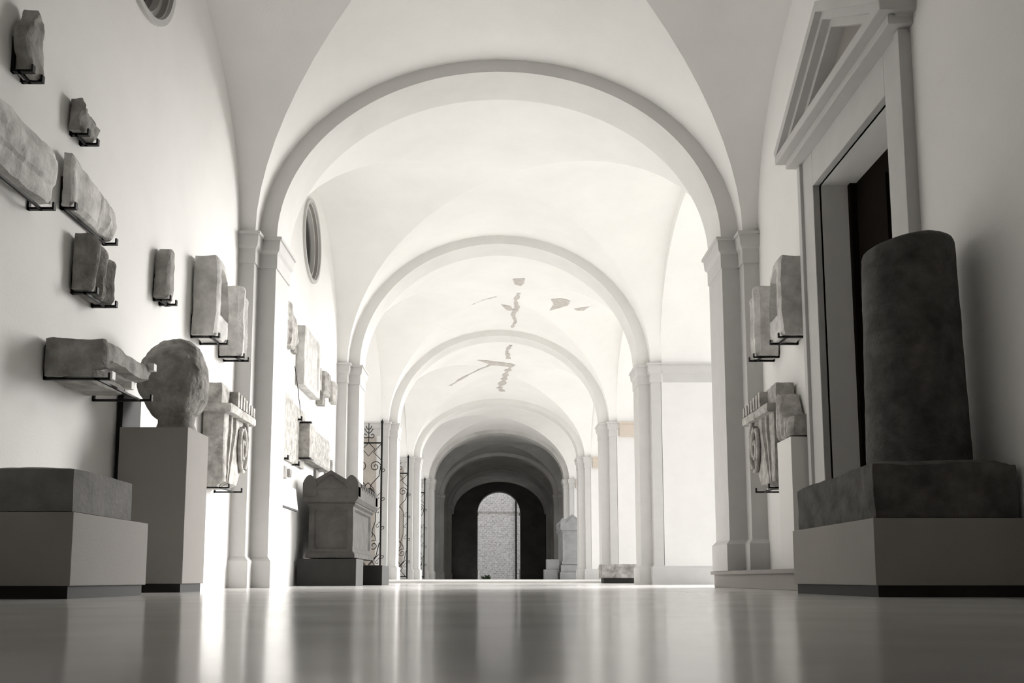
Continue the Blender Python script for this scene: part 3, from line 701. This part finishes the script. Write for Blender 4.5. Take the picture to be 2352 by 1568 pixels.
# ------------------------------------------------------------------ wrought iron gates, folded open against the piers
def spiral(c, r, turns, a0, sgn=1, n=26):
    return [(c[0]+sgn*r*(1-.85*i/n)*math.cos(a0+turns*2*PI*i/n), c[1]+r*(1-.85*i/n)*math.sin(a0+turns*2*PI*i/n)) for i in range(n+1)]
def gate(k, label):
    y = Y1[k]-.14; zf = 0.02 if k == 4 else STEPZ+.02
    if Y1[k]-.14 > STEPY: zf = STEPZ+.02
    x1 = -(WX-.05); W_ = .56; top = 2.92
    t = thing('iron_gate', label, 'gate', (x1, y, zf), 'open wrought iron gates on the left')
    bm = bmesh.new(); box(bm, x1-.035, x1, y-.02, y+.02, zf, top+.42); lathe(bm, (x1-.017, y, top+.42), [(0, 0), (.03, 0), (.03, .03), (.012, .06), (0, .1)], 8)
    link('stile', bm, METAL, t)
    bm = bmesh.new(); box(bm, x1-2*W_-.05, x1-2*W_-.015, y-.02, y+.02, zf, top+.3); link('stile', bm, METAL, t)
    for z in (zf+.06, top): link('rail', bxs((x1-2*W_-.03, x1-.02, y-.012, y+.012, z-.015, z+.015)), METAL, t)
    for mod in (0, 1):
        xc = x1-.035-W_*(mod+.5)+.02; h = W_/2-.015
        bm = bmesh.new()
        def add(pts, r=.009): tube(bm, [(xc+p[0], y, p[1]) for p in pts], r, 5)
        def both(pts, r=.009): add(pts, r); add([(-a, b) for a, b in pts], r)
        # crest above the rail
        add([(0, top), (0, top+.42)]); both([(0, top+.12)] + spiral((.07, top+.16), .06, .9, -2.2)); both([(0, top+.2), (.05, top+.24), (.09, top+.30)]); both([(0, top+.28), (.04, top+.31), (.06, top+.36)])
        # lozenges below the top rail
        both([(0, top), (h*.5, top-.13), (0, top-.28), (-h*.5, top-.13), (0, top)]); both([(h, top-.02), (h*.4, top-.2), (h, top-.36)])
        # upper pair of volutes with lyre stem
        zc = top-.50; both(spiral((h*.55, zc), h*.44, 1.5, PI*.1)); both([(h*.98, zc+.02), (h*.85, zc-.2), (h*.25, zc-.38), (h*.1, zc-.5)])
        both([(0, zc-.34), (h*.3, zc-.42), (h*.62, zc-.55), (h*.62, zc-1.15), (h*.4, zc-1.32), (h*.4, zc-1.45), (0, zc-1.6)])
        both([(h*.22, zc-.5), (h*.22, zc-1.25)], .006)
        # lower volutes
        zc2 = top-2.15; both([(h*.1, zc2+.35), (h*.6, zc2+.2)] + spiral((h*.5, zc2), h*.42, 1.5, PI*.35)); both([(h*.95, zc2+.06), (h*.7, zc2-.22), (h*.1, zc2-.4)])
        both([(h*.9, zf+.06), (h*.2, zf+.28), (h*.9, zf+.5)]); both([(0, zf+.06), (h*.6, zf+.28), (0, zf+.52)])
        for zz in (top-1.15, top-1.45, top-1.75, top-2.5): both([(h, zz+.1), (h*.82, zz+.06)] + spiral((h*.82, zz), .045, .9, PI/2), .006)
        link('scrollwork', bm, METAL, t)
    for zz in (.55, 1.15, 1.75, 2.35):
        bm = bmesh.new(); tube(bm, [(x1-.01+p[0], y-.01, p[1]) for p in [(0, zz-.1)] + spiral((.03, zz), .045, .9, -PI*.7)], .007, 5); link('side_curl', bm, METAL, t)
gate(4, 'wrought iron scroll gate leaf nearest, just behind the dark sarcophagus')
gate(5, 'wrought iron scroll gate leaf in the middle of the row of three')
gate(6, 'wrought iron scroll gate leaf farthest down the corridor')
# rooms behind the gates, warm stone
bm = bxs((-7.2, -6.9, 14, 32, -.1, ZT)); struct('wall_left_chamber', bm, PLASTER)
bm = bxs((-7.2, -WX-WT, 14.2, 14.5, -.1, ZT), (-7.2, -WX-WT, 31.7, 32, -.1, ZT)); struct('wall_left_chamber_ends', bm, PLASTER)
for k in (4, 5, 6):
    bm = bxs((-(WX+.10), -(WX+WT-.02), Y1[k]-.02, Y1[k]+.01, fz(Y1[k]-.1)+.3, HS-.31)); struct('trim_%d' % (k), bm, BEIGE)
# ------------------------------------------------------------------ flaked plaster on the vaults
def vault_z(k, x, y):
    ya, yb = bay(k); yc = (ya+yb)/2; b = (yb-ya)/2; v = (y-yc)/b; u = x/AX
    R = RR[k]+(RR[k+1]-RR[k])*((v+1)/2)
    return HS+R*max(math.sqrt(max(0, 1-u*u)), math.sqrt(max(0, 1-v*v)))
def vault_hit(k, px, py):
    v = HZ-py; t = v/(FF-v*TT); lo, hi = bay(k); best = None
    for i in range(400):
        y = lo+(hi-lo)*i/400; x = (px-CXP)*(y*CT+t*y*ST)/FPX; z = t*y+CAMH
        if abs(x) < AX and z >= vault_z(k, x, y): return x, y
    return None
def flake(k, pts, name='plaster_flake', dz=.008):
    P = [vault_hit(k, *p) for p in pts]
    P = [p for p in P if p]
    if len(P) < 3: return
    bm = bmesh.new()
    A = [bm.verts.new((x, y, vault_z(k, x, y)-dz)) for x, y in P]
    try: f = bm.faces.new(A)
    except ValueError: bm.free(); return
    bmesh.ops.triangulate(bm, faces=[f])
    for _ in range(3): bmesh.ops.subdivide_edges(bm, edges=bm.edges[:], cuts=1)
    for v in bm.verts: v.co.z = vault_z(k, v.co.x, v.co.y)-dz
    o = struct('ceiling_flake', bm, CRACK)
def ribbon(k, path, w):
    random.seed(int(path[0][0]))
    L, R = [], []
    for (a, b) in zip(path, path[1:]):
        n = 6
        for i in range(n):
            x = a[0]+(b[0]-a[0])*i/n; y = a[1]+(b[1]-a[1])*i/n
            ww = w*random.uniform(.3, 1.3); L.append((x-ww+random.uniform(-1, 1), y)); R.append((x+ww+random.uniform(-1, 1), y))
    PL = [vault_hit(k, *p) for p in L]; PR = [vault_hit(k, *p) for p in R]
    bm = bmesh.new(); prev = None
    for p, q in zip(PL, PR):
        if not p or not q: prev = None; continue
        cur = [bm.verts.new((c[0], c[1], vault_z(k, *c)-.01)) for c in (p, q)]
        if prev: bm.faces.new((prev[0], prev[1], cur[1], cur[0]))
        prev = cur
    struct('ceiling_crack', bm, CRACK)
ribbon(3, [(1192, 672), (1184, 690), (1188, 705), (1178, 722), (1184, 738), (1172, 758)], 5)
ribbon(3, [(1140, 680), (1110, 688), (1080, 700)], 1.6)
flake(3, [(1178, 640), (1206, 638), (1203, 650), (1196, 656), (1182, 652)])
flake(3, [(1265, 686), (1290, 684), (1310, 690), (1305, 700), (1285, 706), (1262, 712), (1272, 698)])
flake(3, [(1318, 708), (1355, 703), (1340, 712), (1326, 712)])
flake(3, [(1150, 698), (1172, 702), (1180, 712), (1165, 712)])
ribbon(4, [(1172, 792), (1164, 806), (1168, 826)], 5)
ribbon(4, [(1178, 836), (1162, 856), (1158, 872), (1148, 890), (1156, 900)], 7)
ribbon(4, [(1140, 832), (1100, 848), (1060, 868), (1030, 888)], 4)
flake(4, [(1095, 826), (1140, 830), (1182, 836), (1170, 842), (1130, 838)])
# ------------------------------------------------------------------ beyond the far doorway
bm = bxs((-9, 9, 55, 55.4, -.3, 9.0)); struct('wall_outside_far', bm, BRICKW)
bm = bxs((-9, 9, 54.93, 55, 3.95, 4.03)); struct('trim_8', bm, PALE)
bm = bmesh.new(); tube(bm, [(1.0, 54.85, -.2), (1.0, 54.85, 9)], .055, 10); tag(link('drainpipe', bm, METAL), 'dark vertical drainpipe on the brick wall seen through the far doorway', 'drainpipe')
bm = bmesh.new(); random.seed(5)
for i in range(60):
    a = random.uniform(0, 2*PI); r = random.uniform(.0, .16); h = random.uniform(.0, .2)
    bx_, by_ = -.75+r*math.cos(a), 52.5+r*math.sin(a)
    l = .1; q4(bm, (bx_, by_, h-.1), (bx_+l*math.cos(a), by_, h), (bx_+l*1.5*math.cos(a), by_+.02, h+.12), (bx_-.03, by_+.03, h+.02))
t = thing('small_shrub', 'small dark shrub at the foot of the brick wall beyond the far doorway', 'shrub', (-.75, 52.5, -.3))
o = link('foliage', bm, LEAF, t); bm = bmesh.new(); tube(bm, [(-.75, 52.5, -.3), (-.75, 52.5, .3)], .02); link('stem', bm, SLATE, t)
# courtyard range opposite, receives the sun
bm = bxs((60, 60.5, -4, 92, -.3, 5.0)); struct('wall_courtyard', bm, mat('courtyard_render', (.62, .60, .57), .9))
